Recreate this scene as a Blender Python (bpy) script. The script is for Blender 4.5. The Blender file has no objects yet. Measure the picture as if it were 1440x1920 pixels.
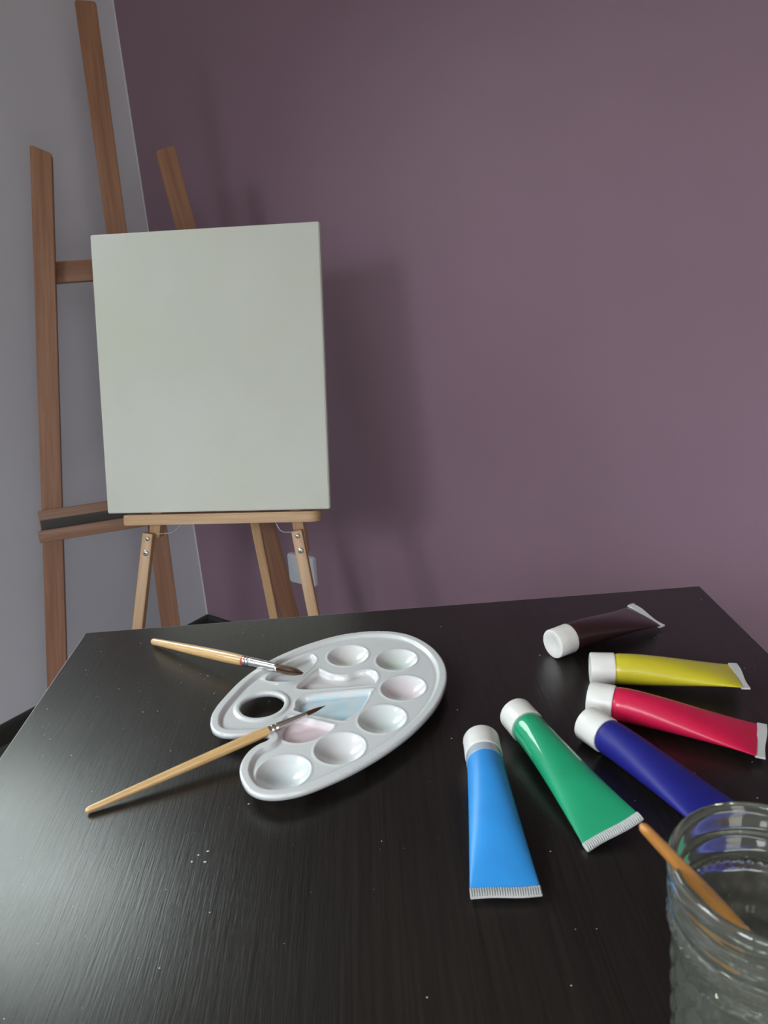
import bpy, bmesh, math, random
import numpy as np
from mathutils import Vector, Matrix
random.seed(7)
PI = math.pi
scn = bpy.context.scene
COL = scn.collection
V = Vector

# ------------------------------------------------------------------ camera
EYE = V((0.0, 0.0, 1.09))
cam = bpy.data.objects.new('camera', bpy.data.cameras.new('camera'))
COL.objects.link(cam)
R_ = V((0.99709864, -0.04150462, -0.06380963))
D_ = V((-0.0738714, -0.32534812, -0.94270442))
F_ = V((0.01836625, 0.944683, -0.32747017))
m3 = Matrix((R_, -D_, -F_)).transposed()
cam.matrix_world = Matrix.Translation(EYE) @ m3.to_4x4()
cam.data.sensor_fit = 'AUTO'
cam.data.sensor_width = 36.0
cam.data.lens = 36.0 * 1450 / 1920
cam.data.clip_start = 0.01
cam.data.dof.use_dof = True
cam.data.dof.focus_distance = 0.85
cam.data.dof.aperture_fstop = 18.0
scn.camera = cam

# ------------------------------------------------------------------ view, world
scn.view_settings.view_transform = 'Standard'
scn.view_settings.look = 'None'
scn.view_settings.gamma = 1.0
scn.view_settings.exposure = 0.0
world = bpy.data.worlds.new('overcast_sky')
world.use_nodes = True
world.node_tree.nodes['Background'].inputs[0].default_value = (0.60, 0.72, 0.90, 1)
world.node_tree.nodes['Background'].inputs[1].default_value = 0.15
scn.world = world

# ------------------------------------------------------------------ room frame
CORNER = V((-0.521, 2.1684, 0.0))
DL = V((0.6135, 0.7897, 0.0)).normalized()       # along the grey wall, towards the corner
DP = V((DL.y, -DL.x, 0.0))                       # along the purple wall, away from the corner
UP = V((0, 0, 1))
def room(t, s, z):
    """t metres out from the purple wall, s metres out from the grey wall, z above the floor"""
    return CORNER - DL * t + DP * s + UP * z
RT, RS, RZ = 3.9, 3.6, 2.5

# ------------------------------------------------------------------ daylight
def window_light(name, center, normal, w, h, power, color, tilt=0, spread=180):
    """daylight entering an opening: centre, inward normal, size, power, colour, downward tilt of the sky light"""
    n = V(normal).normalized(); x = UP.cross(n).normalized()
    t = math.radians(tilt); n2 = (n * math.cos(t) - UP * math.sin(t)).normalized()
    l = bpy.data.lights.new(name, 'AREA')
    l.shape = 'RECTANGLE'; l.size = w; l.size_y = h
    l.energy = power; l.color = color; l.spread = math.radians(spread)
    o = bpy.data.objects.new(name, l); COL.objects.link(o)
    o.matrix_world = Matrix.Translation(center) @ Matrix((x, n2.cross(x), n2)).transposed().to_4x4() @ Matrix.Rotation(PI, 4, 'Y')
    return o
# openings: (a0, a1, z0, z1) along their wall
W1 = (0.68, 1.14, 1.18, 1.92)      # small window in the grey wall
W2 = (2.00, 3.00, 1.30, 2.30)      # larger window farther along the grey wall
W3 = (0.90, 1.50, 1.30, 2.30)      # window in the wall opposite the purple one
D1 = (2.20, 3.10, 0.00, 2.05)      # unseen doorway added in the right wall, a soft source for the grey wall
W4 = (1.70, 2.30, 1.30, 2.30)      # W4, W5: unseen windows added beside it to brighten the low purple wall
W5 = (2.50, 3.10, 1.30, 2.30)
window_light('daylight_small_window', room(0.91, 0.01, 1.55), DP, 0.46, 0.74, 4.9, (0.88, 1.0, 0.97), 38, 115)
window_light('daylight_large_window', room(2.5, 0.01, 1.8), DP, 1.0, 1.0, 34, (0.90, 0.98, 1.0), 48, 100)
window_light('near_wall_light', room(RT - 0.01, 1.2, 1.85), DL, 0.6, 0.9, 25, (0.86, 0.92, 1.0), 50, 95)
window_light('near_wall_light', room(RT - 0.01, 2.0, 1.85), DL, 0.6, 0.9, 9, (0.86, 0.92, 1.0), 50, 95)  # added light at W4, lifts the lower purple wall
window_light('near_wall_light', room(RT - 0.01, 2.8, 1.85), DL, 0.6, 0.9, 16, (0.88, 0.90, 1.0), 50, 95)  # added light at W5, same purpose
window_light('added_doorway_light', room(2.65, RS + 0.03, 1.05), -DP, 0.9, 2.0, 31, (1.0, 0.97, 0.92))  # soft fill through the added doorway

# ------------------------------------------------------------------ material helpers
def nt(name):
    m = bpy.data.materials.new(name); m.use_nodes = True
    return m, m.node_tree, m.node_tree.nodes['Principled BSDF']
def node(t, kind, **kw):
    n = t.nodes.new(kind)
    for k, v in kw.items():
        if k in n.inputs: n.inputs[k].default_value = v
        else: setattr(n, k, v)
    return n
def coords(t, scale=(1, 1, 1)):
    tc = node(t, 'ShaderNodeTexCoord'); mp = node(t, 'ShaderNodeMapping')
    mp.inputs['Scale'].default_value = scale
    t.links.new(tc.outputs['Object'], mp.inputs[0])
    return mp.outputs[0]
def ramp(t, fac, stops):
    r = node(t, 'ShaderNodeValToRGB')
    e = r.color_ramp.elements
    while len(e) < len(stops): e.new(0.5)
    for i, (p, c) in enumerate(stops):
        e[i].position = p; e[i].color = (*c, 1) if len(c) == 3 else c
    t.links.new(fac, r.inputs[0])
    return r.outputs[0]
def bump(t, b, height, strength=0.2, dist=0.001):
    n = node(t, 'ShaderNodeBump', Strength=strength, Distance=dist)
    t.links.new(height, n.inputs['Height']); t.links.new(n.outputs[0], b.inputs['Normal'])
def plain(name, col, rough=0.5, **kw):
    m, t, b = nt(name)
    b.inputs['Base Color'].default_value = (*col, 1)
    b.inputs['Roughness'].default_value = rough
    for k, v in kw.items(): b.inputs[k].default_value = v
    nz = node(t, 'ShaderNodeTexNoise', Scale=60.0, Detail=3.0)
    t.links.new(coords(t), nz.inputs['Vector'])
    c = ramp(t, nz.outputs['Fac'], [(0.3, tuple(x * 0.96 for x in col)), (0.7, tuple(min(1, x * 1.03) for x in col))])
    t.links.new(c, b.inputs['Base Color'])
    return m
def wall_paint(name, col, rough=0.62):
    m, t, b = nt(name)
    v = coords(t)
    nz = node(t, 'ShaderNodeTexNoise', Scale=2.2, Detail=4.0)
    t.links.new(v, nz.inputs['Vector'])
    t.links.new(ramp(t, nz.outputs['Fac'], [(0.3, tuple(x * 0.96 for x in col)), (0.7, tuple(x * 1.04 for x in col))]), b.inputs['Base Color'])
    n2 = node(t, 'ShaderNodeTexNoise', Scale=420.0, Detail=2.0)
    t.links.new(v, n2.inputs['Vector'])
    bump(t, b, n2.outputs['Fac'], 0.15, 0.0006)
    b.inputs['Roughness'].default_value = rough
    b.inputs['Specular IOR Level'].default_value = 0.25
    return m
def wood(name, dark, light, rough=0.5, sc=1.0, stretch=(60, 60, 2.2), mark=None, coat=0.0):
    m, t, b = nt(name)
    v = coords(t, tuple(s * sc for s in stretch))
    nz = node(t, 'ShaderNodeTexNoise', Scale=1.0, Detail=6.0, Roughness=0.6, Distortion=0.6)
    t.links.new(v, nz.inputs['Vector'])
    c = ramp(t, nz.outputs['Fac'], [(0.28, dark), (0.5, tuple((a + q) / 2 for a, q in zip(dark, light))), (0.72, light)])
    v2 = coords(t, tuple(s * sc * 4.5 for s in stretch))
    n2 = node(t, 'ShaderNodeTexNoise', Scale=1.0, Detail=3.0)
    t.links.new(v2, n2.inputs['Vector'])
    mx = node(t, 'ShaderNodeMix', data_type='RGBA', blend_type='MULTIPLY')
    mx.inputs[0].default_value = 0.5
    t.links.new(c, mx.inputs[6])
    t.links.new(ramp(t, n2.outputs['Fac'], [(0.35, (0.72, 0.66, 0.6)), (0.6, (1, 1, 1))]), mx.inputs[7])
    out = mx.outputs[2]
    if mark:
        n3 = node(t, 'ShaderNodeTexNoise', Scale=mark[1], Detail=5.0)
        t.links.new(coords(t), n3.inputs['Vector'])
        m3_ = node(t, 'ShaderNodeMix', data_type='RGBA')
        t.links.new(ramp(t, n3.outputs['Fac'], [(mark[2], (0, 0, 0)), (mark[2] + 0.06, (1, 1, 1))]), m3_.inputs[0])
        t.links.new(out, m3_.inputs[6]); m3_.inputs[7].default_value = (*mark[0], 1)
        out = m3_.outputs[2]
    t.links.new(out, b.inputs['Base Color'])
    bump(t, b, n2.outputs['Fac'], 0.12, 0.0005)
    b.inputs['Roughness'].default_value = rough
    b.inputs['Coat Weight'].default_value = coat
    b.inputs['Coat Roughness'].default_value = 0.12
    return m

M = {}
M['grey_wall'] = wall_paint('grey_lavender_paint', (0.645, 0.67, 0.735))
M['purple_wall'] = wall_paint('purple_paint', (0.275, 0.180, 0.236), 0.5)
M['cream'] = wall_paint('cream_paint', (0.62, 0.56, 0.50))
M['ceiling'] = wall_paint('ceiling_paint', (0.70, 0.62, 0.54))
M['skirting'] = plain('black_skirting', (0.030, 0.033, 0.029), 0.35)
M['frame_white'] = plain('window_frame_white', (0.75, 0.76, 0.76), 0.35)
M['big_wood'] = wood('brown_easel_wood', (0.19, 0.082, 0.042), (0.34, 0.165, 0.090), 0.5)
M['big_tray'] = wood('worn_tray_wood', (0.17, 0.085, 0.05), (0.30, 0.16, 0.10), 0.55, stretch=(2.2, 60, 60))
M['stained_tray'] = wood('paint_stained_tray', (0.016, 0.015, 0.014), (0.05, 0.042, 0.035), 0.5, stretch=(2.2, 60, 60))
M['light_wood'] = wood('pale_easel_wood', (0.47, 0.285, 0.145), (0.60, 0.39, 0.215), 0.42, stretch=(40, 40, 1.6))
M['light_tray'] = wood('pale_tray_wood', (0.50, 0.31, 0.16), (0.62, 0.41, 0.23), 0.42, stretch=(1.6, 40, 40))
M['handle'] = wood('varnished_handle', (0.56, 0.33, 0.12), (0.80, 0.56, 0.27), 0.28, stretch=(220, 220, 12), coat=0.6)
M['handle_jar'] = wood('amber_handle', (0.50, 0.22, 0.05), (0.66, 0.33, 0.09), 0.3, stretch=(220, 220, 12), coat=0.6)
M['metal'] = plain('screw_steel', (0.62, 0.62, 0.58), 0.28, Metallic=1.0)
M['wire'] = plain('bent_wire', (0.42, 0.41, 0.43), 0.35, Metallic=0.8)
M['ferrule'] = plain('ferrule_metal', (0.72, 0.71, 0.70), 0.2, Metallic=1.0)
M['slot'] = plain('screw_slot', (0.05, 0.05, 0.05), 0.5)
M['socket'] = plain('white_switch_plastic', (0.66, 0.69, 0.74), 0.3)
M['cap'] = plain('cap_plastic', (0.80, 0.80, 0.77), 0.34)
M['cap'].node_tree.nodes['Principled BSDF'].inputs['Subsurface Weight'].default_value = 0.15
M['cap'].node_tree.nodes['Principled BSDF'].inputs['Subsurface Scale'].default_value = 0.003
M['crimp'] = plain('clear_crimp_plastic', (0.74, 0.76, 0.75), 0.25)
M['crimp'].node_tree.nodes['Principled BSDF'].inputs['Transmission Weight'].default_value = 0.25
M['shoulder'] = plain('clear_shoulder_plastic', (0.42, 0.50, 0.56), 0.25)

# floor: dark grey boards
m, t, b = nt('dark_floor_boards')
br = node(t, 'ShaderNodeTexBrick', Scale=1.0)
br.inputs['Brick Width'].default_value = 1.2; br.inputs['Row Height'].default_value = 0.12
br.inputs['Mortar Size'].default_value = 0.002
br.inputs['Color1'].default_value = (0.085, 0.092, 0.08, 1); br.inputs['Color2'].default_value = (0.11, 0.118, 0.10, 1)
br.inputs['Mortar'].default_value = (0.01, 0.01, 0.01, 1)
t.links.new(coords(t), br.inputs['Vector']); t.links.new(br.outputs['Color'], b.inputs['Base Color'])
b.inputs['Roughness'].default_value = 0.45
M['floor'] = m

# table top: black-brown veneer with fine grain running away from the viewer
m, t, b = nt('black_brown_veneer')
g1 = node(t, 'ShaderNodeTexNoise', Scale=1.0, Detail=5.0, Roughness=0.65)
t.links.new(coords(t, (420, 9, 200)), g1.inputs['Vector'])
g2 = node(t, 'ShaderNodeTexNoise', Scale=1.0, Detail=3.0)
t.links.new(coords(t, (1300, 60, 600)), g2.inputs['Vector'])
g3 = node(t, 'ShaderNodeTexNoise', Scale=5.0, Detail=4.0)
t.links.new(coords(t), g3.inputs['Vector'])
c1 = ramp(t, g1.outputs['Fac'], [(0.3, (0.0075, 0.0062, 0.0055)), (0.7, (0.017, 0.014, 0.012))])
t.links.new(c1, b.inputs['Base Color'])
ad = node(t, 'ShaderNodeMath', operation='ADD')
t.links.new(g1.outputs['Fac'], ad.inputs[0]); t.links.new(g2.outputs['Fac'], ad.inputs[1])
bump(t, b, ad.outputs[0], 0.28, 0.00035)
mr = node(t, 'ShaderNodeMapRange')
mr.inputs['From Min'].default_value = 0.3; mr.inputs['From Max'].default_value = 0.7
mr.inputs['To Min'].default_value = 0.27; mr.inputs['To Max'].default_value = 0.36
t.links.new(g3.outputs['Fac'], mr.inputs['Value']); t.links.new(mr.outputs[0], b.inputs['Roughness'])
b.inputs['Specular IOR Level'].default_value = 0.5
M['table'] = m
M['edge_highlight'] = plain('table_edge_highlight', (0.30, 0.31, 0.32), 0.3)  # pale grey paints in the bright highlight along the top bevel
M['table_edge'] = plain('table_edge_band', (0.02, 0.018, 0.017), 0.25)

# canvas: primed cotton, fine weave
m, t, b = nt('primed_canvas')
v = coords(t)
n1 = node(t, 'ShaderNodeTexNoise', Scale=5.0, Detail=4.0); t.links.new(v, n1.inputs['Vector'])
c1 = ramp(t, n1.outputs['Fac'], [(0.35, (0.62, 0.645, 0.56)), (0.65, (0.64, 0.67, 0.63))])
t.links.new(c1, b.inputs['Base Color'])
w1 = node(t, 'ShaderNodeTexWave', Scale=260.0, bands_direction='X'); w2 = node(t, 'ShaderNodeTexWave', Scale=260.0, bands_direction='Z')
t.links.new(v, w1.inputs['Vector']); t.links.new(v, w2.inputs['Vector'])
ad = node(t, 'ShaderNodeMath', operation='ADD'); t.links.new(w1.outputs['Fac'], ad.inputs[0]); t.links.new(w2.outputs['Fac'], ad.inputs[1])
bump(t, b, ad.outputs[0], 0.12, 0.0004)
b.inputs['Roughness'].default_value = 0.75; b.inputs['Specular IOR Level'].default_value = 0.2
M['canvas'] = m
M['smudge'] = plain('grey_smudge', (0.42, 0.44, 0.43), 0.8)

# palette plastic with faint leftover paint
m, t, b = nt('white_palette_plastic')
at = node(t, 'ShaderNodeAttribute', attribute_name='stain')
t.links.new(at.outputs['Color'], b.inputs['Base Color'])
b.inputs['Roughness'].default_value = 0.35; b.inputs['Coat Weight'].default_value = 0.8; b.inputs['Coat Roughness'].default_value = 0.05
b.inputs['Subsurface Weight'].default_value = 0.08; b.inputs['Subsurface Scale'].default_value = 0.002
M['palette'] = m

def paint_tube_mat(name, col, rough=0.22, coat=0.9):
    m, t, b = nt(name)
    v = coords(t)
    n1 = node(t, 'ShaderNodeTexNoise', Scale=35.0, Detail=3.0); t.links.new(v, n1.inputs['Vector'])
    t.links.new(ramp(t, n1.outputs['Fac'], [(0.35, tuple(x * 0.93 for x in col)), (0.65, tuple(min(1, x * 1.04) for x in col))]), b.inputs['Base Color'])
    n2 = node(t, 'ShaderNodeTexNoise', Scale=45.0, Detail=1.0); t.links.new(v, n2.inputs['Vector'])
    bump(t, b, n2.outputs['Fac'], 0.03, 0.002)
    b.inputs['Roughness'].default_value = 0.5; b.inputs['Specular IOR Level'].default_value = 0.3
    b.inputs['Coat Weight'].default_value = coat; b.inputs['Coat Roughness'].default_value = rough
    return m

# bristles
m, t, b = nt('dark_brown_hair')
n1 = node(t, 'ShaderNodeTexNoise', Scale=900.0, Detail=2.0); t.links.new(coords(t, (1, 1, 0.08)), n1.inputs['Vector'])
t.links.new(ramp(t, n1.outputs['Fac'], [(0.35, (0.022, 0.011, 0.007)), (0.7, (0.15, 0.07, 0.035))]), b.inputs['Base Color'])
b.inputs['Roughness'].default_value = 0.35
M['hair'] = m
M['hair_fine'] = plain('reddish_brown_hair', (0.085, 0.035, 0.018), 0.4)
M['red_dab'] = plain('red_paint_dab', (0.45, 0.03, 0.03), 0.4)

# glass, slightly green in the thick
m, t, b = nt('clear_jar_glass')
b.inputs['Base Color'].default_value = (0.93, 0.97, 0.90, 1)
b.inputs['Roughness'].default_value = 0.03; b.inputs['Transmission Weight'].default_value = 0.97; b.inputs['IOR'].default_value = 1.5
n1 = node(t, 'ShaderNodeTexNoise', Scale=70.0, Detail=2.0); t.links.new(coords(t), n1.inputs['Vector'])
bump(t, b, n1.outputs['Fac'], 0.10, 0.002)
va = node(t, 'ShaderNodeVolumeAbsorption', Density=10.0); va.inputs['Color'].default_value = (0.74, 0.90, 0.70, 1)
t.links.new(va.outputs[0], t.nodes['Material Output'].inputs['Volume'])
M['glass'] = m
m, t, b = nt('window_pane_glass')
b.inputs['Transmission Weight'].default_value = 1.0; b.inputs['Roughness'].default_value = 0.0; b.inputs['IOR'].default_value = 1.45
n1 = node(t, 'ShaderNodeTexNoise', Scale=2.0); t.links.new(coords(t), n1.inputs['Vector']); bump(t, b, n1.outputs['Fac'], 0.01, 0.001)
M['pane'] = m

# ------------------------------------------------------------------ object helpers
def smooth(me, ang=40):
    for p in me.polygons: p.use_smooth = True
    try: me.set_sharp_from_angle(angle=math.radians(ang))
    except Exception: pass
def link(name, me, mat, parent=None, mw=None, local=None, kind=None, label=None):
    o = bpy.data.objects.new(name, me)
    COL.objects.link(o)
    if mat is not None: me.materials.append(mat)
    if parent is not None:
        o.parent = parent
        if mw is not None:
            o.matrix_parent_inverse = parent.matrix_world.inverted()
            o.matrix_world = mw
            o.matrix_basis = mw
        elif local is not None: o.matrix_basis = local
    elif mw is not None: o.matrix_basis = mw
    if kind: o['kind'] = kind
    if label: o['label'] = label
    return o
def thing(name, label, cat, mw, group=None):
    o = bpy.data.objects.new(name, None); o.empty_display_size = 0.05
    COL.objects.link(o); o.matrix_world = mw; o.matrix_basis = mw
    o['label'] = label; o['category'] = cat
    if group: o['group'] = group
    return o
def tag(o, label, cat, group=None):
    o['label'] = label; o['category'] = cat
    if group: o['group'] = group
    return o
def bm_mesh(bm, name, ang=40):
    me = bpy.data.meshes.new(name); bm.normal_update(); bm.to_mesh(me); bm.free(); smooth(me, ang); return me
def box_mesh(name, sx, sy, sz, bev=0.0015, seg=2, off=(0, 0, 0)):
    bm = bmesh.new(); bmesh.ops.create_cube(bm, size=1.0)
    bmesh.ops.scale(bm, vec=(sx, sy, sz), verts=bm.verts)
    if bev: bmesh.ops.bevel(bm, geom=list(bm.edges), offset=bev, segments=seg, affect='EDGES', profile=0.5)
    bmesh.ops.translate(bm, vec=off, verts=bm.verts)
    return bm_mesh(bm, name)
def frame(o, x, y, z):
    return Matrix.Translation(o) @ Matrix((V(x).normalized(), V(y).normalized(), V(z).normalized())).transposed().to_4x4()
def beam(name, p0, p1, wdir, width, thick, mat, parent, bev=0.0018, label=None):
    """board from p0 to p1; width along wdir, thickness across it; its grain runs along local z"""
    p0, p1 = V(p0), V(p1); z = (p1 - p0); L = z.length; z.normalize()
    x = (V(wdir) - z * V(wdir).dot(z)).normalized(); y = z.cross(x)
    me = box_mesh(name, width, thick, L, bev)
    return link(name, me, mat, parent, frame((p0 + p1) / 2, x, y, z), label=label)
def lathe_mesh(name, prof, n=32, close=False, ang=40, rfun=None):
    """prof: (radius, z) pairs, turned round z"""
    bm = bmesh.new(); rings = []
    for (r, z) in prof:
        if r < 1e-7: rings.append([bm.verts.new((0, 0, z))])
        else:
            rings.append([bm.verts.new(((r + (rfun(2 * PI * k / n, r, z) if rfun else 0)) * math.cos(2 * PI * k / n),
                                        (r + (rfun(2 * PI * k / n, r, z) if rfun else 0)) * math.sin(2 * PI * k / n), z)) for k in range(n)])
    pairs = list(zip(rings[:-1], rings[1:]))
    if close: pairs.append((rings[-1], rings[0]))
    for a, b_ in pairs:
        if len(a) == 1 and len(b_) == 1: continue
        for k in range(n):
            j = (k + 1) % n
            if len(a) == 1: bm.faces.new((a[0], b_[k], b_[j]))
            elif len(b_) == 1: bm.faces.new((a[k], b_[0], a[j]))
            else: bm.faces.new((a[k], b_[k], b_[j], a[j]))
    bmesh.ops.recalc_face_normals(bm, faces=bm.faces)
    return bm_mesh(bm, name, ang)
def tube_mesh(name, pts, rad, n=10):
    pts = [V(p) for p in pts]; bm = bmesh.new(); rings = []
    ref = V((0.13, 0.2, 0.97))
    for i, p in enumerate(pts):
        d = (pts[min(i + 1, len(pts) - 1)] - pts[max(i - 1, 0)]).normalized()
        x = d.cross(ref).normalized(); y = d.cross(x)
        r = rad[i] if isinstance(rad, (list, tuple)) else rad
        rings.append([bm.verts.new(p + (x * math.cos(2 * PI * k / n) + y * math.sin(2 * PI * k / n)) * r) for k in range(n)])
    for a, b_ in zip(rings[:-1], rings[1:]):
        for k in range(n): bm.faces.new((a[k], a[(k + 1) % n], b_[(k + 1) % n], b_[k]))
    bm.faces.new(rings[0][::-1]); bm.faces.new(rings[-1])
    bmesh.ops.recalc_face_normals(bm, faces=bm.faces)
    return bm_mesh(bm, name, 60)
def struct(o): o['kind'] = 'structure'; return o

# ------------------------------------------------------------------ the room
def wall_panel(name, org, ax, length, height, outward, mat, hole=None, thick=0.12):
    """wall slab from org along ax, its inner face through org, with an optional opening (a0,a1,z0,z1)"""
    bm = bmesh.new()
    def slab(a0, a1, z0, z1):
        if a1 - a0 < 1e-5 or z1 - z0 < 1e-5: return
        vs = []
        for dd in (0, thick):
            for (a, z) in ((a0, z0), (a1, z0), (a1, z1), (a0, z1)): vs.append(bm.verts.new(V((a, dd, z))))
        for f in ((0, 1, 2, 3), (7, 6, 5, 4), (0, 4, 5, 1), (1, 5, 6, 2), (2, 6, 7, 3), (3, 7, 4, 0)): bm.faces.new([vs[i] for i in f])
    a = -thick
    for (a0, a1, z0, z1) in (hole or []):
        slab(a, a0, 0, height); slab(a0, a1, 0, z0); slab(a0, a1, z1, height); a = a1
    slab(a, length + thick, 0, height)
    bmesh.ops.recalc_face_normals(bm, faces=bm.faces)
    me = bm_mesh(bm, name, 30)
    z = UP; x = V(ax); y = V(outward)
    return struct(link(name, me, mat, None, frame(org, x, y, z)))
wall_panel('wall_left', room(0, 0, 0), -DL, RT, RZ, -DP, M['grey_wall'], [W1, W2])
wall_panel('wall_far', room(0, 0, 0), DP, RS, RZ, DL, M['purple_wall'])
wall_panel('wall_near', room(RT, 0, 0), DP, RS, RZ, -DL, M['cream'], [W3, W4, W5])
wall_panel('wall_right', room(0, RS, 0), -DL, RT, RZ, DP, M['cream'], [D1])
me = box_mesh('floor', RS + 0.24, RT + 0.24, 0.1, 0)
struct(link('floor', me, M['floor'], None, frame(room(RT / 2, RS / 2, -0.05), DP, DL, UP)))
me = box_mesh('ceiling', RS + 0.24, RT + 0.24, 0.1, 0)
struct(link('ceiling', me, M['ceiling'], None, frame(room(RT / 2, RS / 2, RZ + 0.05), DP, DL, UP)))
def skirting(name, org, ax, length, inward):
    bm = bmesh.new()
    prof = [(0, 0), (0.012, 0), (0.012, 0.041), (0.0105, 0.047), (0.006, 0.05), (0, 0.05)]
    a = [bm.verts.new((0, d, z)) for d, z in prof]; c = [bm.verts.new((length, d, z)) for d, z in prof]
    for i in range(len(prof)):
        j = (i + 1) % len(prof); bm.faces.new((a[i], a[j], c[j], c[i]))
    bm.faces.new(a[::-1]); bm.faces.new(c); bmesh.ops.recalc_face_normals(bm, faces=bm.faces)
    struct(link(name, bm_mesh(bm, name, 50), M['skirting'], None, frame(org, ax, inward, UP)))
skirting('baseboard_left', room(RT, 0, 0), DL, RT, DP)
skirting('baseboard_far', room(0, 0.012, 0), DP, RS - 0.012, -DL)
link('trim_1', box_mesh('trim_1', 0.0022, 0.0022, RZ - 0.05, 0), M['frame_white'], None, frame(room(0.0011, 0.0011, (RZ + 0.05) / 2), DP, DL, UP))['kind'] = 'structure'
def window(name, org, ax, out, a0, a1, z0, z1):
    """white frame with one mullion, a pane behind it, set in the outer part of the opening"""
    fr = thing_struct(name, org + V(ax) * a0 + UP * z0 + V(out) * 0.085)
    w, h = a1 - a0, z1 - z0
    bm = bmesh.new()
    def bx(x0, x1, za, zb):
        r = bmesh.ops.create_cube(bm, size=1.0)['verts']
        bmesh.ops.scale(bm, vec=(x1 - x0, 0.05, zb - za), verts=r); bmesh.ops.translate(bm, vec=((x0 + x1) / 2, 0, (za + zb) / 2), verts=r)
    bx(0, 0.05, 0, h); bx(w - 0.05, w, 0, h); bx(0.05, w - 0.05, 0, 0.05); bx(0.05, w - 0.05, h - 0.05, h)
    link('window_frame', bm_mesh(bm, 'window_frame', 30), M['frame_white'], fr, frame(fr.location, ax, out, UP))
    link('window_pane', box_mesh('window_pane', w - 0.1, 0.004, h - 0.1, 0, off=(w / 2, 0, h / 2)), M['pane'], fr, frame(fr.location, ax, out, UP))
def thing_struct(name, loc):
    o = bpy.data.objects.new(name, None); COL.objects.link(o); o.matrix_world = Matrix.Translation(loc); o['kind'] = 'structure'; return o
window('window_1', room(0, 0, 0), -DL, -DP, *W1)
window('window_2', room(0, 0, 0), -DL, -DP, *W2)
window('window_3', room(RT, 0, 0), DP, -DL, *W3)
window('added_window_4', room(RT, 0, 0), DP, -DL, *W4)  # this and the next: unseen frames added around the extra lights
window('added_window_5', room(RT, 0, 0), DP, -DL, *W5)

# wall switch plate on the purple wall, low behind the small easel
sp = V((-0.187, 1.9085, 0.285)) - DL * 0.0
s_here = (sp - CORNER).dot(DP)
sroot = thing('wall_socket', 'white square blank socket plate low on the purple wall behind the pale easel leg', 'wall socket', frame(room(0, s_here, 0.285), DP, -DL, UP))
def rounded_plate(name, w, h, d, r, z0=0.0):
    bm = bmesh.new(); loop = []
    for cx, cz, a in ((w / 2 - r, h / 2 - r, 0), (-w / 2 + r, h / 2 - r, 90), (-w / 2 + r, -h / 2 + r, 180), (w / 2 - r, -h / 2 + r, 270)):
        for k in range(6):
            q = math.radians(a + 90 * k / 5); loop.append((cx + r * math.cos(q), cz + r * math.sin(q)))
    a_ = [bm.verts.new((x, z0, z)) for x, z in loop]; b_ = [bm.verts.new((x, z0 + d * 0.75, z)) for x, z in loop]
    c_ = [bm.verts.new((x * 0.975, z0 + d, z * 0.975)) for x, z in loop]; n = len(loop)
    for p, q in ((a_, b_), (b_, c_)):
        for k in range(n): bm.faces.new((p[k], p[(k + 1) % n], q[(k + 1) % n], q[k]))
    bm.faces.new(c_); bm.faces.new(a_[::-1]); bmesh.ops.recalc_face_normals(bm, faces=bm.faces)
    return bm_mesh(bm, name, 40)
link('cover_plate', rounded_plate('cover_plate', 0.092, 0.084, 0.011, 0.008), M['socket'], sroot)
link('center_insert', rounded_plate('center_insert', 0.062, 0.062, 0.003, 0.004, 0.0105), M['socket'], sroot)

# ------------------------------------------------------------------ table
TX0, TX1, TY1, TZ = -0.286, 0.321, 0.6878, 0.75
TY0 = TY1 - 0.607
tb = thing('table', 'black-brown square wooden table holding the palette and paint tubes', 'table', Matrix.Translation(((TX0 + TX1) / 2, (TY0 + TY1) / 2, 0)))
top = link('tabletop', box_mesh('tabletop', TX1 - TX0, TY1 - TY0, 0.034, 0.0013, 3), M['table'], tb, Matrix.Translation(((TX0 + TX1) / 2, (TY0 + TY1) / 2, TZ - 0.017)))
top.data.materials.append(M['edge_highlight'])
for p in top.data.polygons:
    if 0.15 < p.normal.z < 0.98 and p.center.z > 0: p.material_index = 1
for sx in (TX0 + 0.03, TX1 - 0.03):
    for sy in (TY0 + 0.03, TY1 - 0.03):
        link('leg', box_mesh('leg', 0.05, 0.05, TZ - 0.034, 0.001), M['table_edge'], tb, Matrix.Translation((sx, sy, (TZ - 0.034) / 2)))

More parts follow.
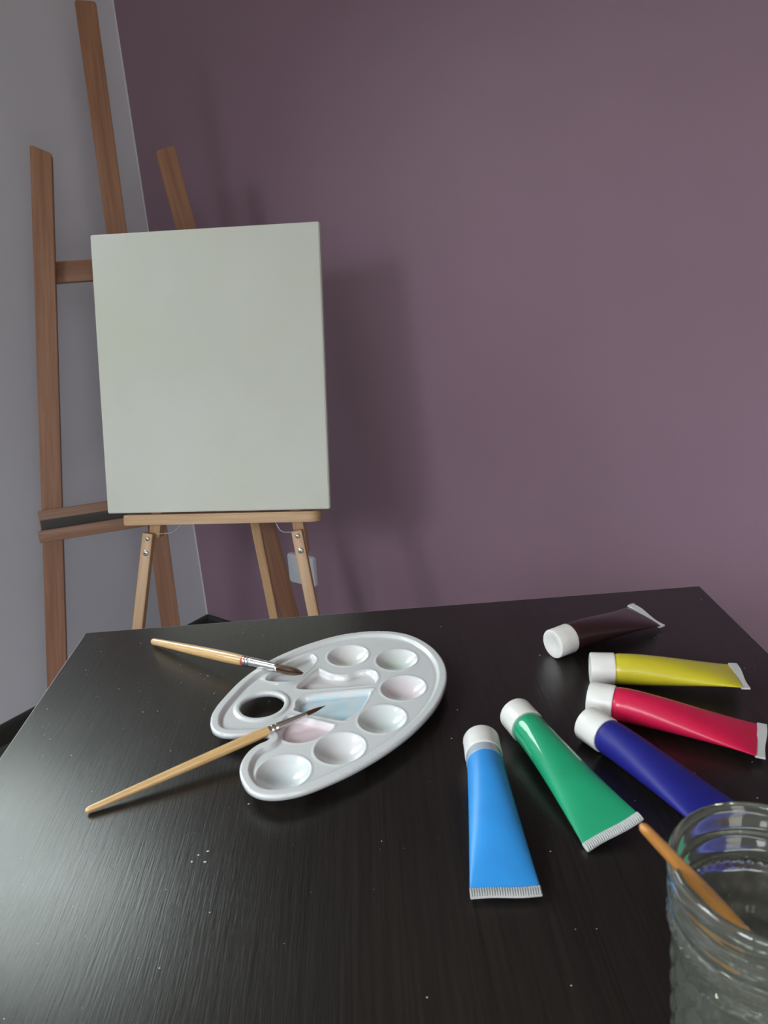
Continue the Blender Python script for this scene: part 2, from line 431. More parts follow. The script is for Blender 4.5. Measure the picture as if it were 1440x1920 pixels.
# ------------------------------------------------------------------ tall brown easel
E0 = V((-0.439, 1.5129, 0.5437)); ED = V((0.9612, 0.2758, 0)).normalized()
lean = math.radians(10)
EW = V((-ED.y * math.sin(lean), ED.x * math.sin(lean), math.cos(lean)))
EN = ED.cross(EW)                                   # towards the viewer
if EN.dot(EYE - E0) < 0: EN = -EN
def ez(a, b, n=0.0): return E0 + ED * a + EW * b + EN * n
FB = -E0.z / EW.z                                   # b at the floor
big = thing('studio_easel', 'tall brown A-frame wooden easel with centre mast in the corner behind the canvas', 'easel', Matrix.Translation(ez(0, FB)))
def post(name, top, bot, cut, w=0.038, th=0.02, off=0.0):
    """flat post between local (a,b) points with a slanted, slightly rounded top"""
    p0 = ez(bot[0], bot[1], off); p1 = ez(top[0], top[1], off)
    z = (p1 - p0).normalized(); x = (ED - z * ED.dot(z)).normalized(); y = z.cross(x); L = (p1 - p0).length
    bm = bmesh.new()
    out = [(-w / 2, 0), (w / 2, 0), (w / 2, L - max(0, cut) - 0.004), (w / 2 - 0.004, L - max(0, cut)), (-w / 2 + 0.003, L - max(0, -cut)), (-w / 2, L - max(0, -cut) - 0.003)]
    a = [bm.verts.new((q[0], -th / 2, q[1])) for q in out]; c = [bm.verts.new((q[0], th / 2, q[1])) for q in out]
    bm.faces.new(a); bm.faces.new(c[::-1])
    for i in range(len(out)): bm.faces.new((a[i], c[i], c[(i + 1) % len(out)], a[(i + 1) % len(out)]))
    bmesh.ops.recalc_face_normals(bm, faces=bm.faces)
    bmesh.ops.bevel(bm, geom=[e for e in bm.edges], offset=0.0012, segments=2, affect='EDGES')
    return link(name, bm_mesh(bm, name, 35), M['big_wood'], big, frame(p0, x, y, z))
post('side_post', (-0.0905, 0.768), (-0.2857, FB), 0.010)
post('side_post', (0.1335, 0.760), (0.2836, FB), -0.004)
post('mast', (0.0312, 1.0196), (-0.017, FB + 0.004), 0.0)
beam('crossbar', ez(-0.118, 0.5445, -0.021), ez(0.168, 0.5445, -0.021), EW, 0.040, 0.018, M['big_wood'], big)
link('ledge_back', box_mesh('ledge_back', 0.43, 0.012, 0.042, 0.0015), M['big_tray'], big, frame(ez(0.0, 0.074, 0.017), ED, -EN, EW))
shelf = link('ledge_shelf', box_mesh('ledge_shelf', 0.43, 0.040, 0.006, 0.001), M['stained_tray'], big, frame(ez(0.0, 0.056, 0.043), ED, -EN, EW), label='paint-blackened shelf of the ledge')
link('ledge_lip', box_mesh('ledge_lip', 0.43, 0.012, 0.022, 0.0015), M['big_tray'], big, frame(ez(0.0, 0.051, 0.065), ED, -EN, EW))
link('stained_groove', box_mesh('stained_groove', 0.426, 0.0008, 0.020, 0), M['stained_tray'], shelf, frame(ez(0.0, 0.067, 0.0236), ED, -EN, EW), label='dried black paint along the back board')

# ------------------------------------------------------------------ small pale easel with its canvas
O = V((-0.4825, 1.3687, 0.6523)); CU = V((0.9912, -0.1320, -0.0099)).normalized(); CUP = V((0.034, 0.2391, 0.9704)).normalized()
CN = CU.cross(CUP).normalized(); CUP = CN.cross(CU).normalized()      # CN towards the viewer
if CN.dot(EYE - O) < 0: CN = -CN
def le(u, b, n=0.0): return O + CU * u + CUP * b + CN * n
LB = -O.z / CUP.z
small = thing('tripod_easel', 'small pale wooden tripod easel standing behind the table, holding the canvas', 'easel', Matrix.Translation(V((le(0.2, LB).x, le(0.2, LB).y, 0))))
CW, CH, CT = 0.4149, 0.500, 0.017
canvas_o = link('canvas', None, None) if False else None
# stretched canvas: box with slightly rounded folded corners
bm = bmesh.new(); NX, NZ = 24, 28
bmesh.ops.create_cube(bm, size=1.0); bmesh.ops.scale(bm, vec=(CW, CT, CH), verts=bm.verts)
bmesh.ops.bevel(bm, geom=list(bm.edges), offset=0.0016, segments=3, affect='EDGES')
cme = bm_mesh(bm, 'canvas')
cv = tag(link('blank_canvas', cme, M['canvas'], None, frame(le(CW / 2, CH / 2, -CT / 2), CU, -CN, CUP)), 'blank white stretched canvas resting on the pale tripod easel', 'canvas')
# corner fold and wood showing on the right side
link('staple_fold', box_mesh('staple_fold', 0.0012, 0.006, 0.030, 0.0003), M['slot'], cv, frame(le(CW + 0.0003, CH - 0.020, -0.006), CU, -CN, CUP), label='dark gap at the folded corner')
for (u_, b_, w_, h_) in ((0.192, 0.425, 0.0007, 0.006), (0.205, 0.402, 0.0012, 0.0022), (0.30, 0.405, 0.0014, 0.0012), (0.155, 0.135, 0.0014, 0.0014), (0.128, 0.022, 0.006, 0.0006), (0.20, 0.018, 0.001, 0.001)):
    link('pencil_mark', box_mesh('pencil_mark', w_, 0.0002, h_, 0), M['smudge'], cv, frame(le(u_, b_, 0.0001), CU, -CN, CUP))

# tray with rounded front corners
def tray_mesh(name, w, d, h, r):
    bm = bmesh.new(); loop = [(-w / 2, d / 2)]
    for k in range(9):
        q = math.radians(180 + 90 * k / 8); loop.append((-w / 2 + r * 0.35 + r * 0.35 * math.cos(q), -d / 2 + r * 0.35 + r * 0.35 * math.sin(q)))
    for k in range(9):
        q = math.radians(270 + 90 * k / 8); loop.append((w / 2 - r + r * math.cos(q), -d / 2 + r + r * math.sin(q)))
    loop.append((w / 2, d / 2))
    a = [bm.verts.new((x, y, -h / 2)) for x, y in loop]; c = [bm.verts.new((x, y, h / 2)) for x, y in loop]
    bm.faces.new(a[::-1]); bm.faces.new(c)
    for i in range(len(loop)): bm.faces.new((a[i], a[(i + 1) % len(loop)], c[(i + 1) % len(loop)], c[i]))
    bmesh.ops.recalc_face_normals(bm, faces=bm.faces)
    bmesh.ops.bevel(bm, geom=[e for e in bm.edges if abs(e.verts[0].co.z - e.verts[1].co.z) < 1e-6], offset=0.0012, segments=2, affect='EDGES')
    return bm_mesh(bm, name, 35)
link('tray', tray_mesh('tray', 0.366, 0.032, 0.0187, 0.018), M['light_tray'], small, frame(le(0.0302 + 0.183, -0.0130, -0.0102), CU, -CN, CUP - CU * 0.002))
def screw(u, b, n, r, parent):
    prof = [(0, 0.0016), (r * 0.5, 0.0015), (r * 0.85, 0.0009), (r, 0.0), (r, -0.001), (0, -0.001)]
    s_ = link('screw', lathe_mesh('screw', prof, 20), M['metal'], parent, frame(le(u, b, n), CU, CUP, CN))
    bm = bmesh.new()
    for sx, sy in ((r * 1.1, r * 0.22), (r * 0.22, r * 1.1)):
        q = bmesh.ops.create_cube(bm, size=1.0)['verts']; bmesh.ops.scale(bm, vec=(sx, sy, 0.0006), verts=q); bmesh.ops.translate(bm, vec=(0, 0, 0.0015), verts=q)
    link('slot', bm_mesh(bm, 'slot'), M['slot'], s_, frame(le(u, b, n), CU, CUP, CN))
# front legs: an upper piece behind, a lower piece screwed on its front
for (u_top, sl, u_up, slu, bb) in ((0.0725, 0.175, 0.0790, 0.165, -0.047), (0.3515, -0.162, 0.3530, -0.140, -0.083)):
    beam('upper_leg', le(u_up + slu * 0.50, 0.46, -0.031), le(u_up - slu * (-bb - 0.04), bb, -0.031), CU, 0.0205, 0.024, M['light_wood'], small)
    n0 = -0.0105
    lg = beam('lower_leg', le(u_top, -0.0385, n0), le(u_top - sl * (-LB - 0.0385), LB, n0), CU, 0.0200, 0.015, M['light_wood'], small)
    for (b_, r_) in ((-0.0485, 0.0044), (-0.0750, 0.0053)):
        screw(u_top - sl * (-b_ - 0.0385) + 0.001, b_, n0 + 0.0083, r_, lg)
# head block, crossbar and rear leg (carry the easel; mostly behind the canvas)
beam('head_block', le(0.130, 0.455, -0.052), le(0.300, 0.455, -0.052), CUP, 0.045, 0.016, M['light_wood'], small)
beam('spine', le(0.212, -0.003, -0.027), le(0.212, 0.470, -0.027), CU, 0.03, 0.014, M['light_wood'], small)
beam('rear_leg', V((-0.2590, 1.4546, 1.02)), V((-0.1857, 1.4485, 0.0)), CU, 0.0180, 0.014, M['light_wood'], small)
# bent wire under the tray
def wire(pts, name='wire_brace'):
    link(name, tube_mesh(name, [le(*p) for p in pts], 0.0011, 8), M['wire'], small, Matrix.Identity(4))
wire([(0.082, -0.0415, -0.018), (0.100, -0.0408, -0.018), (0.112, -0.0400, -0.018), (0.119, -0.037, -0.018), (0.126, -0.031, -0.018), (0.134, -0.022, -0.018), (0.150, -0.017, -0.026), (0.300, -0.017, -0.026),
      (0.310, -0.022, -0.020), (0.3145, -0.032, -0.018), (0.3185, -0.039, -0.018), (0.325, -0.0425, -0.018), (0.345, -0.0432, -0.018)])

# ------------------------------------------------------------------ paint tubes
def tube_body(name, L0, L1, r, W, roll, zr, zt, n=40, m=44):
    """round near the cap, pressed flat at the far end; local x along the tube, origin on the table under the cap end"""
    bm = bmesh.new(); rings = []
    for i in range(m + 1):
        t = i / m; x = L0 + (L1 - L0) * t
        if t < 0.05: rs = r * (0.90 + 0.10 * math.sin(t / 0.05 * PI / 2))
        else: rs = r
        tt = max(0, (t - 0.12) / 0.88)
        w = rs + (W - r) * tt ** 1.15
        h = rs * (1 - tt ** 1.4) ** 0.92 + 0.0008 * tt
        zc = max(zr * (1 - tt ** 1.25) + zt * tt ** 1.25, h + 0.0002)
        ex = 1.0 + 0.0 * tt
        ro = roll * tt ** 1.2; ring = []
        for k in range(n):
            a = 2 * PI * k / n; c, s = math.cos(a), math.sin(a)
            p = 1.0 - 0.25 * tt
            y = w * math.copysign(abs(c) ** p, c); z = h * math.copysign(abs(s) ** (1 + 0.25 * tt * (1 - tt)), s)
            zz = zc + z * math.cos(ro) + y * math.sin(ro); yy = y * math.cos(ro) - z * math.sin(ro)
            ring.append(bm.verts.new((x, yy, max(zz, 0.0004))))
        rings.append(ring)
    for a, b_ in zip(rings[:-1], rings[1:]):
        for k in range(n): bm.faces.new((a[k], b_[k], b_[(k + 1) % n], a[(k + 1) % n]))
    bm.faces.new(rings[0]); bm.faces.new(rings[-1][::-1])
    bmesh.ops.recalc_face_normals(bm, faces=bm.faces)
    return bm_mesh(bm, name, 60)
def crimp_mesh(name, x0, x1, W, roll, zt, ribs=True, wave=0.0):
    bm = bmesh.new(); n = 112; rows = 5
    def th(j, i): return 0.0007 + (0.0011 if (ribs and j % 4 in (1, 2) and 0 < i < rows - 1) else 0)
    top, bot = [], []
    for i in range(rows):
        x = x0 + (x1 - x0) * i / (rows - 1); ta, ba = [], []
        for j in range(n + 1):
            y = -W + 2 * W * j / n
            zc = zt + y * math.sin(roll) + wave * math.sin(y / W * 2.2) + 0.0
            xx = x + 0.0004 * math.sin(y * 180)
            hh = th(j, i)
            ta.append(bm.verts.new((xx, y * math.cos(roll), max(zc + hh, 0.0009)))); ba.append(bm.verts.new((xx, y * math.cos(roll), max(zc - hh, 0.0003))))
        top.append(ta); bot.append(ba)
    for i in range(rows - 1):
        for j in range(n):
            bm.faces.new((top[i][j], top[i + 1][j], top[i + 1][j + 1], top[i][j + 1])); bm.faces.new((bot[i][j], bot[i][j + 1], bot[i + 1][j + 1], bot[i + 1][j]))
    for j in range(n):
        bm.faces.new((top[0][j], top[0][j + 1], bot[0][j + 1], bot[0][j])); bm.faces.new((top[-1][j], bot[-1][j], bot[-1][j + 1], top[-1][j + 1]))
    for i in range(rows - 1):
        bm.faces.new((top[i][0], bot[i][0], bot[i + 1][0], top[i + 1][0])); bm.faces.new((top[i][-1], top[i + 1][-1], bot[i + 1][-1], bot[i][-1]))
    bmesh.ops.recalc_face_normals(bm, faces=bm.faces)
    return bm_mesh(bm, name, 20)
def cap_mesh(name, r, L):
    b_ = 0.0011
    prof = [(0, 0.0016), (r * 0.10, 0.0016), (r * 0.13, 0.0006), (r * 0.42, 0.0006), (r * 0.48, 0.0002), (r * 0.80, 0.0), (r - b_, 0.0), (r - 0.3 * b_, 0.3 * b_), (r, b_), (r, L * 0.5), (r * 1.01, L - 0.0012),
            (r * 1.01, L - 0.0004), (r * 0.99, L), (r * 0.8, L), (0, L)]
    return lathe_mesh(name, prof, 48, ang=35)
def paint_tube(colour, label, mat, a, b_, zt=0.0045, roll=0.0, L=None, clear=False, ribs=True, wave=0.0, capL=0.0185, r=0.0121, W=0.0192):
    a = V((a[0], a[1], 0)); d = V((b_[0], b_[1], 0)) - a
    if L is None: L = d.length
    x = d.normalized(); y = UP.cross(x)
    root = thing('paint_tube', label, 'paint tube', frame(V((a.x, a.y, TZ)), x, y, UP), 'paint tubes lying on the table')
    zr = r + 0.0005
    cr = r + 0.0004
    cm = cap_mesh('cap', cr, capL)
    link('cap', cm, M['cap'], root, local=Matrix.Translation((0, 0, cr)) @ Matrix.Rotation(PI / 2, 4, 'Y'))
    cw = 0.0062
    s0 = capL - 0.001
    if clear:
        sm_ = lathe_mesh('clear_shoulder', [(r * 0.92, 0), (r * 1.0, 0.0022), (r * 1.012, 0.0090), (r * 0.97, 0.0094)], 40)
        link('clear_shoulder', sm_, M['shoulder'], root, local=Matrix.Translation((s0, 0, zr)) @ Matrix.Rotation(PI / 2, 4, 'Y'))
    link('tube_body', tube_body('tube_body', s0, L - cw + 0.0008, r, W, roll, zr, zt), mat, root)
    link('crimped_end', crimp_mesh('crimped_end', L - cw, L, W * 1.0, roll, zt, ribs, wave), M['crimp'], root)
    return root
paint_tube('sky blue', 'sky blue paint tube lying nearest the viewer, crimp pointing at the viewer', paint_tube_mat('sky_blue_paint', (0.030, 0.29, 0.74), 0.35, 0.45), (0.065, 0.4508), (0.0579, 0.3223), zt=0.005, clear=True)
paint_tube('green', 'green paint tube with a long white highlight, between the sky blue and dark blue tubes', paint_tube_mat('green_paint', (0.008, 0.33, 0.155), 0.04, 1.0), (0.0945, 0.4789), (0.1287, 0.3575), zt=0.0075, roll=math.radians(16))
paint_tube('dark blue', 'dark blue paint tube partly hidden behind the glass jar', paint_tube_mat('dark_blue_paint', (0.013, 0.015, 0.21), 0.45, 0.18), (0.1415, 0.4605), (0.2020, 0.3500), zt=0.006)
paint_tube('red', 'crimson red paint tube lying between the yellow and dark blue tubes', paint_tube_mat('crimson_paint', (0.62, 0.009, 0.065), 0.22, 0.6), (0.1517, 0.4904), (0.2562, 0.4335), zt=0.0055, ribs=False, wave=0.0006)
paint_tube('yellow', 'yellow paint tube lying between the red and brown tubes', paint_tube_mat('yellow_paint', (0.60, 0.53, 0.025), 0.25), (0.1646, 0.5314), (0.2765, 0.5083), zt=0.0095, roll=math.radians(-4), ribs=False, wave=0.0008)
paint_tube('brown', 'dark brown paint tube lying farthest back, near the table corner', paint_tube_mat('dark_brown_paint', (0.028, 0.0095, 0.012), 0.06), (0.1453, 0.5734), (0.2460, 0.6250), zt=0.006, roll=math.radians(6), ribs=False, wave=0.0014)

# ------------------------------------------------------------------ palette
PO = V((-0.0433, 0.5090, 0.0))
def cr_closed(P, k=10):
    P = np.array(P, float); n = len(P); out = []
    for i in range(n):
        p0, p1, p2, p3 = P[i - 1], P[i], P[(i + 1) % n], P[(i + 2) % n]
        for j in range(k):
            t = j / k
            out.append(0.5 * ((2 * p1) + (-p0 + p2) * t + (2 * p0 - 5 * p1 + 4 * p2 - p3) * t * t + (-p0 + 3 * p1 - 3 * p2 + p3) * t ** 3))
    return np.array(out)
S = 1e-4
OUT = np.array([(-865, -114), (-868, 25), (-816, 212), (-698, 484), (-506, 745), (-245, 950), (49, 1090), (310, 1130), (543, 1095), (726, 983), (865, 786), (939, 564), (954, 349), (920, 142), (832, -92), (706, -300), (564, -478), (382, -654), (200, -795), (25, -900), (-133, -972), (-279, -997), (-395, -976), (-480, -914), (-540, -810), (-568, -706), (-564, -600), (-533, -505), (-480, -435), (-418, -395), (-400, -355), (-440, -314), (-560, -300), (-687, -293), (-775, -262), (-836, -202)]) * S
OUT = cr_closed(OUT)
def polydist(Q, P):
    """signed distance (negative inside) and nearest point, Q (m,2) to closed polyline P"""
    A = P; B = np.roll(P, -1, 0); best = np.full(len(Q), 1e9); near = np.zeros_like(Q); inside = np.zeros(len(Q), bool)
    for a, b_ in zip(A, B):
        e = b_ - a; L2 = e @ e
        t = np.clip(((Q - a) @ e) / max(L2, 1e-18), 0, 1); c = a + t[:, None] * e; d = np.hypot(*(Q - c).T)
        k = d < best; best[k] = d[k]; near[k] = c[k]
        if a[1] != b_[1]:
            cond = ((a[1] > Q[:, 1]) != (b_[1] > Q[:, 1])) & (Q[:, 0] < (b_[0] - a[0]) * (Q[:, 1] - a[1]) / (b_[1] - a[1]) + a[0])
            inside ^= cond
    return np.where(inside, -best, best), near
HC = np.array((-0.0503, 0.0092)); HR = 0.0170
th_ = np.linspace(0, 2 * PI, 97)[:-1]
HOLE = HC + HR * np.stack([np.cos(th_), np.sin(th_)], 1)
step = 0.00085
gx = np.arange(-0.0890, 0.0980, step); gy = np.arange(-0.1020, 0.1160, step)
GX, GY = np.meshgrid(gx, gy, indexing='ij'); Q = np.stack([GX.ravel(), GY.ravel()], 1)
dO, nO = polydist(Q, OUT)
dH = np.hypot(*(Q - HC).T) - HR
valid = (dO < step * 0.45) & (dH > -step * 0.45)
# snap vertices beside an edge onto it
snapO = valid & (np.abs(dO) < step * 0.62); Q[snapO] = nO[snapO]
snapH = valid & (np.abs(dH) < step * 0.62); v_ = Q - HC; Q[snapH] = (HC + v_ / np.maximum(np.hypot(*v_.T), 1e-9)[:, None] * HR)[snapH]
dO = np.where(snapO, 0, dO); dH = np.where(snapH, 0, dH)
def sst(a, b_, x): t = np.clip((x - a) / (b_ - a), 0, 1); return t * t * (3 - 2 * t)
ZP = 0.0103                                           # plateau above the table
hgt = np.full(len(Q), ZP)
hgt += 0.0025 * (1 - sst(0.0060, 0.0076, -dO))        # raised outer rim
hgt -= 0.0007 * (1 - sst(0.0, 0.0008, -dO)) 
hgt += 0.0012 * (1 - sst(0.0032, 0.0052, dH)) - 0.0008 * (1 - sst(0.0, 0.001, dH))
hgt -= 0.0003 * np.exp(-((-dO - 0.0088) / 0.0009) ** 2)
stain = np.tile(np.array((0.685, 0.715, 0.72)), (len(Q), 1))
def tint(w, col, amt):
    global stain
    stain = stain * (1 - (w * amt)[:, None]) + np.array(col) * (w * amt)[:, None]
nz_ = 0.5 + 0.5 * np.sin(Q[:, 0] * 310 + 2 * np.sin(Q[:, 1] * 170)) * np.cos(Q[:, 1] * 260 + 1.7 * np.sin(Q[:, 0] * 140))
wells = [((0.0158, 0.0760), 0.0172, (0.76, 0.74, 0.62), 0.55), ((0.0567, 0.0628), 0.0170, (0.62, 0.73, 0.64), 0.7), ((0.0594, 0.0187), 0.0175, (0.80, 0.62, 0.66), 0.7),
         ((0.0412, -0.0210), 0.0176, (0.60, 0.72, 0.68), 0.6), ((0.0104, -0.0521), 0.0178, (0.76, 0.70, 0.70), 0.5), ((-0.0272, -0.0736), 0.0182, (0.66, 0.76, 0.80), 0.6)]
for (c, r, col, amt) in wells:
    rr = np.hypot(*(Q - np.array(c)).T); x = np.clip(rr / r, 0, 1)
    hgt -= 0.0083 * (1 - x ** 2.3) * (rr < r)
    hgt += 0.0005 * np.exp(-((rr - r - 0.0007) / 0.0007) ** 2)
    tint(sst(1.1, 0.5, rr / r) * (0.4 + 0.6 * nz_), col, amt)
P1 = [(-505, 462), (-270, 420), (-205, 520), (-118, 700), (-137, 795), (-200, 815), (-440, 625)]
P2 = [(-236, 355), (-206, 283), (77, 265), (340, 276), (392, 330), (396, 400), (370, 470), (310, 500), (220, 486), (133, 440), (16, 480), (-75, 565), (-108, 555)]
P3 = [(-179, 173), (315, 204), (335, 170), (310, 70), (243, -81), (150, -180), (120, -190), (4, -141), (-225, -20), (-239, 33)]
P4 = [(-270, -80), (30, -225), (52, -250), (40, -292), (-60, -385), (-130, -415), (-200, -420), (-281, -387), (-335, -310), (-336, -185)]
for (P, col, amt) in ((P1, (0.74, 0.75, 0.76), 0.2), (P2, (0.76, 0.72, 0.73), 0.5), (P3, (0.46, 0.72, 0.84), 0.75), (P4, (0.82, 0.62, 0.67), 0.7)):
    PP = np.array(P) * S
    d, _ = polydist(Q, cr_closed(PP, 6) * 0.35 + np.repeat(PP, 6, 0) * 0.0 + cr_closed(PP, 6) * 0.65)
    hgt -= 0.0047 * sst(0.0003, -0.0024, d)
    hgt += 0.0004 * np.exp(-((d - 0.0010) / 0.0007) ** 2)
    w = sst(0.0, -0.002, d)
    if P is P3: w = w * np.clip(0.25 + 0.9 * nz_, 0, 1)
    tint(w, col, amt)
idx = -np.ones(len(Q), int); nx, ny = GX.shape
vid = valid.reshape(nx, ny); lin = np.arange(nx * ny).reshape(nx, ny)
fc = []
ok = vid[:-1, :-1] & vid[1:, :-1] & vid[1:, 1:] & vid[:-1, 1:]
I, J = np.nonzero(ok)
used = np.zeros(len(Q), bool)
F4 = np.stack([lin[I, J], lin[I + 1, J], lin[I + 1, J + 1], lin[I, J + 1]], 1)
tri = []
for (di) in ((0, 1, 2), (1, 2, 3), (2, 3, 0), (3, 0, 1)):
    quad = [vid[:-1, :-1], vid[1:, :-1], vid[1:, 1:], vid[:-1, 1:]]
    ql = [lin[:-1, :-1], lin[1:, :-1], lin[1:, 1:], lin[:-1, 1:]]
    k = quad[di[0]] & quad[di[1]] & quad[di[2]] & ~ok
    tri.append(np.stack([ql[di[0]][k], ql[di[1]][k], ql[di[2]][k]], 1))
tri = np.concatenate(tri)
used[F4.ravel()] = True; used[tri.ravel()] = True
remap = np.cumsum(used) - 1
verts = np.column_stack([Q, hgt])[used]
faces = [tuple(int(remap[a]) for a in f) for f in F4] + [tuple(int(remap[a]) for a in f) for f in tri]
def area(f): p = verts[list(f)][:, :2]; x, y = p[:, 0], p[:, 1]; return 0.5 * np.sum(x * np.roll(y, -1) - y * np.roll(x, -1))
faces = [f for f in faces if abs(area(f)) > 1e-12]
me = bpy.data.meshes.new('paint_palette'); me.from_pydata(verts.tolist(), [], faces)
ca = me.color_attributes.new('stain', 'FLOAT_COLOR', 'POINT')
cols = np.column_stack([stain[used], np.ones(used.sum())]); ca.data.foreach_set('color', cols.astype(np.float32).ravel())
bm = bmesh.new(); bm.from_mesh(me)
bmesh.ops.recalc_face_normals(bm, faces=bm.faces)
if sum(f.normal.z for f in bm.faces) < 0: bmesh.ops.reverse_faces(bm, faces=bm.faces)
be = [e for e in bm.edges if len(e.link_faces) == 1]
ext = bmesh.ops.extrude_edge_only(bm, edges=be)
for g in ext['geom']:
    if isinstance(g, bmesh.types.BMVert): g.co.z -= 0.0034
bm.to_mesh(me); bm.free()
for p in me.polygons: p.use_smooth = True
pal = tag(link('paint_palette', me, M['palette'], None, Matrix.Translation((PO.x, PO.y, TZ))), 'white plastic paint palette with thumb hole and shallow wells, lying on the black table', 'palette')
sd = pal.modifiers.new('thickness', 'SOLIDIFY'); sd.thickness = 0.0012; sd.offset = -1.0

# ------------------------------------------------------------------ brushes
def brush(label, p0, p1, handle, fer, hair, mat, hairmat, spread, nhair, dab=True, bend=0.0, taper=0.6):
    """p0 handle end, p1 bristle tip; handle / fer: (radius, z) profiles; hair: (z0, z1, r0, rmax)"""
    p0, p1 = V(p0), V(p1); z = (p1 - p0).normalized(); x = z.cross(UP).normalized(); y = z.cross(x)
    root = thing('paintbrush', label, 'paintbrush', frame(p0, x, y, z), 'paintbrushes')
    link('handle', lathe_mesh('handle', handle, 28, ang=70), mat, root)
    f = link('ferrule', lathe_mesh('ferrule', fer, 32, ang=50), M['ferrule'], root)
    if dab:
        zf = fer[0][1]
        link('paint_dab', lathe_mesh('paint_dab', [(fer[1][0] * 0.99, zf - 0.0016), (fer[1][0] * 1.03, zf - 0.0008), (fer[1][0] * 1.0, zf + 0.0004)], 24), M['red_dab'], f)
    z0, z1, r0, rm = hair
    bm = bmesh.new()
    rng = random.Random(int(nhair + z1 * 1e5))
    L = z1 - z0
    def rad(t): return (r0 * (1 - t) ** 0.5 * (1 - t) + rm * math.sin(PI * min(1, t * 0.9 + 0.18)) ** 0.8) if t < 1 else 0
    for h in range(nhair):
        a = rng.random() * 2 * PI; q = math.sqrt(rng.random()); ln = 1 - 0.25 * q * rng.random() - 0.05 * rng.random()
        pts = []
        for i in range(8):
            t = i / 7 * ln
            rr_ = q * (r0 * (1 - t) + rm * 1.6 * t * (1 - t) * 1.0 + spread * t * t)
            if t > 0.6: rr_ *= 1 - taper * ((t - 0.6) / 0.4) ** 1.2
            pts.append(V((rr_ * math.cos(a), rr_ * math.sin(a) + bend * t * t, z0 + L * t)))
        w = 0.00017
        rings = []
        for i, p in enumerate(pts):
            wi = w * (1 - 0.75 * i / 7)
            rings.append([bm.verts.new(p + V((math.cos(k * 2.094 + a), math.sin(k * 2.094 + a), 0)) * wi) for k in range(3)])
        for r1, r2 in zip(rings[:-1], rings[1:]):
            for k in range(3): bm.faces.new((r1[k], r1[(k + 1) % 3], r2[(k + 1) % 3], r2[k]))
    # solid heart so no light passes
    core = [(r0 * 0.97, z0 - 0.001)]
    for i in range(1, 9):
        t = i / 9 * 0.85; rr_ = 0.86 * (r0 * (1 - t) + rm * 1.6 * t * (1 - t) + spread * t * t) * (1 if t < 0.6 else 1 - taper * ((t - 0.6) / 0.4) ** 1.2)
        core.append((max(rr_, 0.0001), z0 + L * t))
    core.append((0, z0 + L * 0.88))
    prev = None; nn = 16
    for (r, zz) in core:
        t = (zz - z0) / L
        ring = [bm.verts.new((r * math.cos(2 * PI * k / nn), r * math.sin(2 * PI * k / nn) + bend * max(t, 0) ** 2, zz)) for k in range(nn)]
        if prev:
            for k in range(nn): bm.faces.new((prev[k], prev[(k + 1) % nn], ring[(k + 1) % nn], ring[k]))
        prev = ring
    link('bristles', bm_mesh(bm, 'bristles', 80), hairmat, root)
    return root
def handle_prof(L, r_end, r_max, r_neck, tmax=0.85):
    pr = [(0, 0), (r_end * 0.55, 0.0006), (r_end * 0.9, 0.0020), (r_end, 0.0042)]
    for i in range(1, 12):
        t = i / 11
        if t < tmax: r = r_end + (r_max - r_end) * math.sin(t / tmax * PI / 2)
        else: r = r_max + (r_neck - r_max) * ((t - tmax) / (1 - tmax)) ** 1.5
        pr.append((r, 0.0042 + (L - 0.0042) * t))
    pr.append((0, L))
    return pr
def fer_prof(z0, z1, ra, rb):
    pr = [(0, z0 - 0.001), (ra * 1.03, z0 - 0.001), (ra * 1.05, z0)]
    for c in (0.0018, 0.0050):
        for dz, k in ((-0.0009, 1.05), (-0.0003, 0.96), (0.0003, 0.96), (0.0009, 1.05)): pr.append((ra * k, z0 + c + dz))
    pr += [(ra * 1.03, z0 + 0.0075), (ra * 0.98, z0 + 0.010), (rb * 1.04, z1 - 0.003), (rb, z1 - 0.0003), (rb * 0.93, z1), (0, z1 - 0.0005)]
    return pr
# stout brush, handle towards the far left corner of the table
pA0 = V((-0.2121, 0.6525, TZ + 0.0035)); pA1 = V((-0.0625, 0.5455, TZ + 0.0195))
LA = (pA1 - pA0).length
brush('stout varnished brush with a bushy brown tip, at the back edge of the palette', pA0, pA1,
      handle_prof(LA * 0.658, 0.0031, 0.0049, 0.0041), fer_prof(LA * 0.655, LA * 0.858, 0.0043, 0.0037),
      (LA * 0.857, LA * 1.0, 0.0034, 0.0034), M['handle'], M['hair'], 0.0021, 420, bend=0.0, taper=0.55)
# slender brush across the notch
pB0 = V((-0.2002, 0.4222, TZ + 0.0024)); pB1 = V((-0.0433, 0.4986, TZ + 0.0185))
LB_ = (pB1 - pB0).length
brush('slender brush lying over the palette notch, handle pointing to the lower left', pB0, pB1,
      handle_prof(LB_ * 0.742, 0.0022, 0.0037, 0.0031, 0.9), fer_prof(LB_ * 0.740, LB_ * 0.912, 0.0030, 0.0017),
      (LB_ * 0.911, LB_ * 1.0, 0.0016, 0.0011), M['handle'], M['hair_fine'], 0.0002, 160)

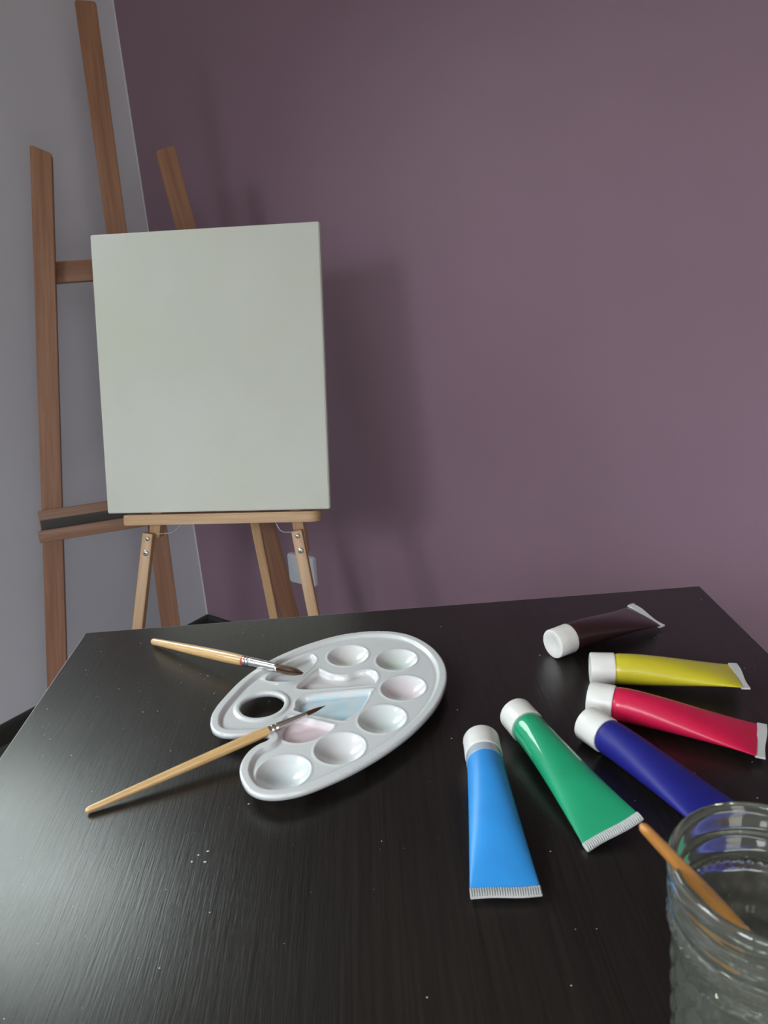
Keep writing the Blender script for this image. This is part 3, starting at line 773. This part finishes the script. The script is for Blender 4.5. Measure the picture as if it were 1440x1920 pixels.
# ------------------------------------------------------------------ glass jar and its brush
JX, JY = 0.1405, 0.2240
def jar_r(a, r, z):
    if 0.0792 < z < 0.0845 and r > 0.0335: return 0.0010 * (0.5 + 0.5 * math.cos(a * 54 + z * 300)) * math.sin((z - 0.0792) / 0.0053 * PI)
    if 0.006 < z < 0.0745 and r > 0.0299:
        return 0.0008 * math.sin(a * 11 + z * 230) * math.sin(-a * 11 + z * 230) * min(1, (0.0745 - z) / 0.01, (z - 0.006) / 0.01)
    return 0
outer = [(0.0, 0.0012), (0.016, 0.0010), (0.024, 0.0), (0.0275, 0.0008), (0.0293, 0.0035), (0.0300, 0.0060)]
outer += [(0.0301 + 0.0036 * (z - 0.0075) / 0.0665, z) for z in np.linspace(0.0075, 0.074, 46)]
outer += [(0.0340, 0.0765), (0.0343, 0.0785), (0.0350, 0.0796), (0.0353, 0.0806), (0.0354, 0.0818), (0.0353, 0.0830), (0.0350, 0.0840), (0.0346, 0.0850),
          (0.0347, 0.0880), (0.0352, 0.0905), (0.0362, 0.0925), (0.0366, 0.0940), (0.0362, 0.0956), (0.0354, 0.0970), (0.0352, 0.0985), (0.0356, 0.1000),
          (0.0366, 0.1022), (0.0372, 0.1045), (0.0372, 0.1070), (0.0368, 0.1090), (0.0360, 0.1104), (0.0352, 0.1108)]
inner = [(0.0342, 0.1104), (0.0336, 0.1090), (0.0333, 0.1060), (0.0326, 0.100), (0.0321, 0.095), (0.0320, 0.090), (0.0318, 0.080), (0.0312, 0.070), (0.0298, 0.050), (0.0286, 0.030), (0.0274, 0.014), (0.0255, 0.0085), (0.020, 0.0062), (0.012, 0.0056), (0.0, 0.0054)]
jm = lathe_mesh('glass_jar', outer + inner, 216, ang=60, rfun=jar_r)
tag(link('glass_jar', jm, M['glass'], None, Matrix.Translation((JX, JY, TZ + 0.0002))), 'clear embossed glass jar with a threaded rim in the lower right corner', 'jar')
pC0 = V((0.0905, 0.2261, 0.8835)); pC1 = V((0.1606, 0.2402, 0.7865))
LC = (pC1 - pC0).length
brush('amber-handled brush leaning in the glass jar', pC0, pC1,
      handle_prof(LC * 0.70, 0.0020, 0.0030, 0.0026, 0.8), fer_prof(LC * 0.70, LC * 0.87, 0.0027, 0.0024),
      (LC * 0.869, LC * 1.0, 0.0022, 0.0020), M['handle_jar'], M['hair'], 0.0002, 200, dab=False)

# ------------------------------------------------------------------ dust specks on the table top
bm = bmesh.new(); rng = random.Random(11)
spots = [(-0.118, 0.377), (-0.121, 0.372), (-0.113, 0.371), (-0.1128, 0.3795)]
for i in range(230):
    u, v_ = rng.random(), rng.random()
    x = TX0 + 0.01 + (TX1 - TX0 - 0.02) * u; y = 0.26 + (TY1 - 0.27) * v_
    if rng.random() < 0.5: x = TX0 + 0.01 + 0.2 * rng.random(); y = 0.5 + 0.18 * rng.random()
    spots.append((x, y))
for i, (x, y) in enumerate(spots):
    s = (0.0006 if i < 4 else 0.00015 + 0.00028 * rng.random() ** 2)
    q = bmesh.ops.create_icosphere(bm, subdivisions=1, radius=s, matrix=Matrix.Translation((x, y, TZ + s * 0.45)) @ Matrix.Diagonal((1 + rng.random(), 1, 0.5, 1)))
ds = link('dust', bm_mesh(bm, 'dust'), plain('pale_dust', (0.6, 0.6, 0.58), 0.8), None, Matrix.Identity(4))
ds['kind'] = 'stuff'; ds['label'] = 'tiny pale dust specks scattered over the black tabletop'; ds['category'] = 'dust'
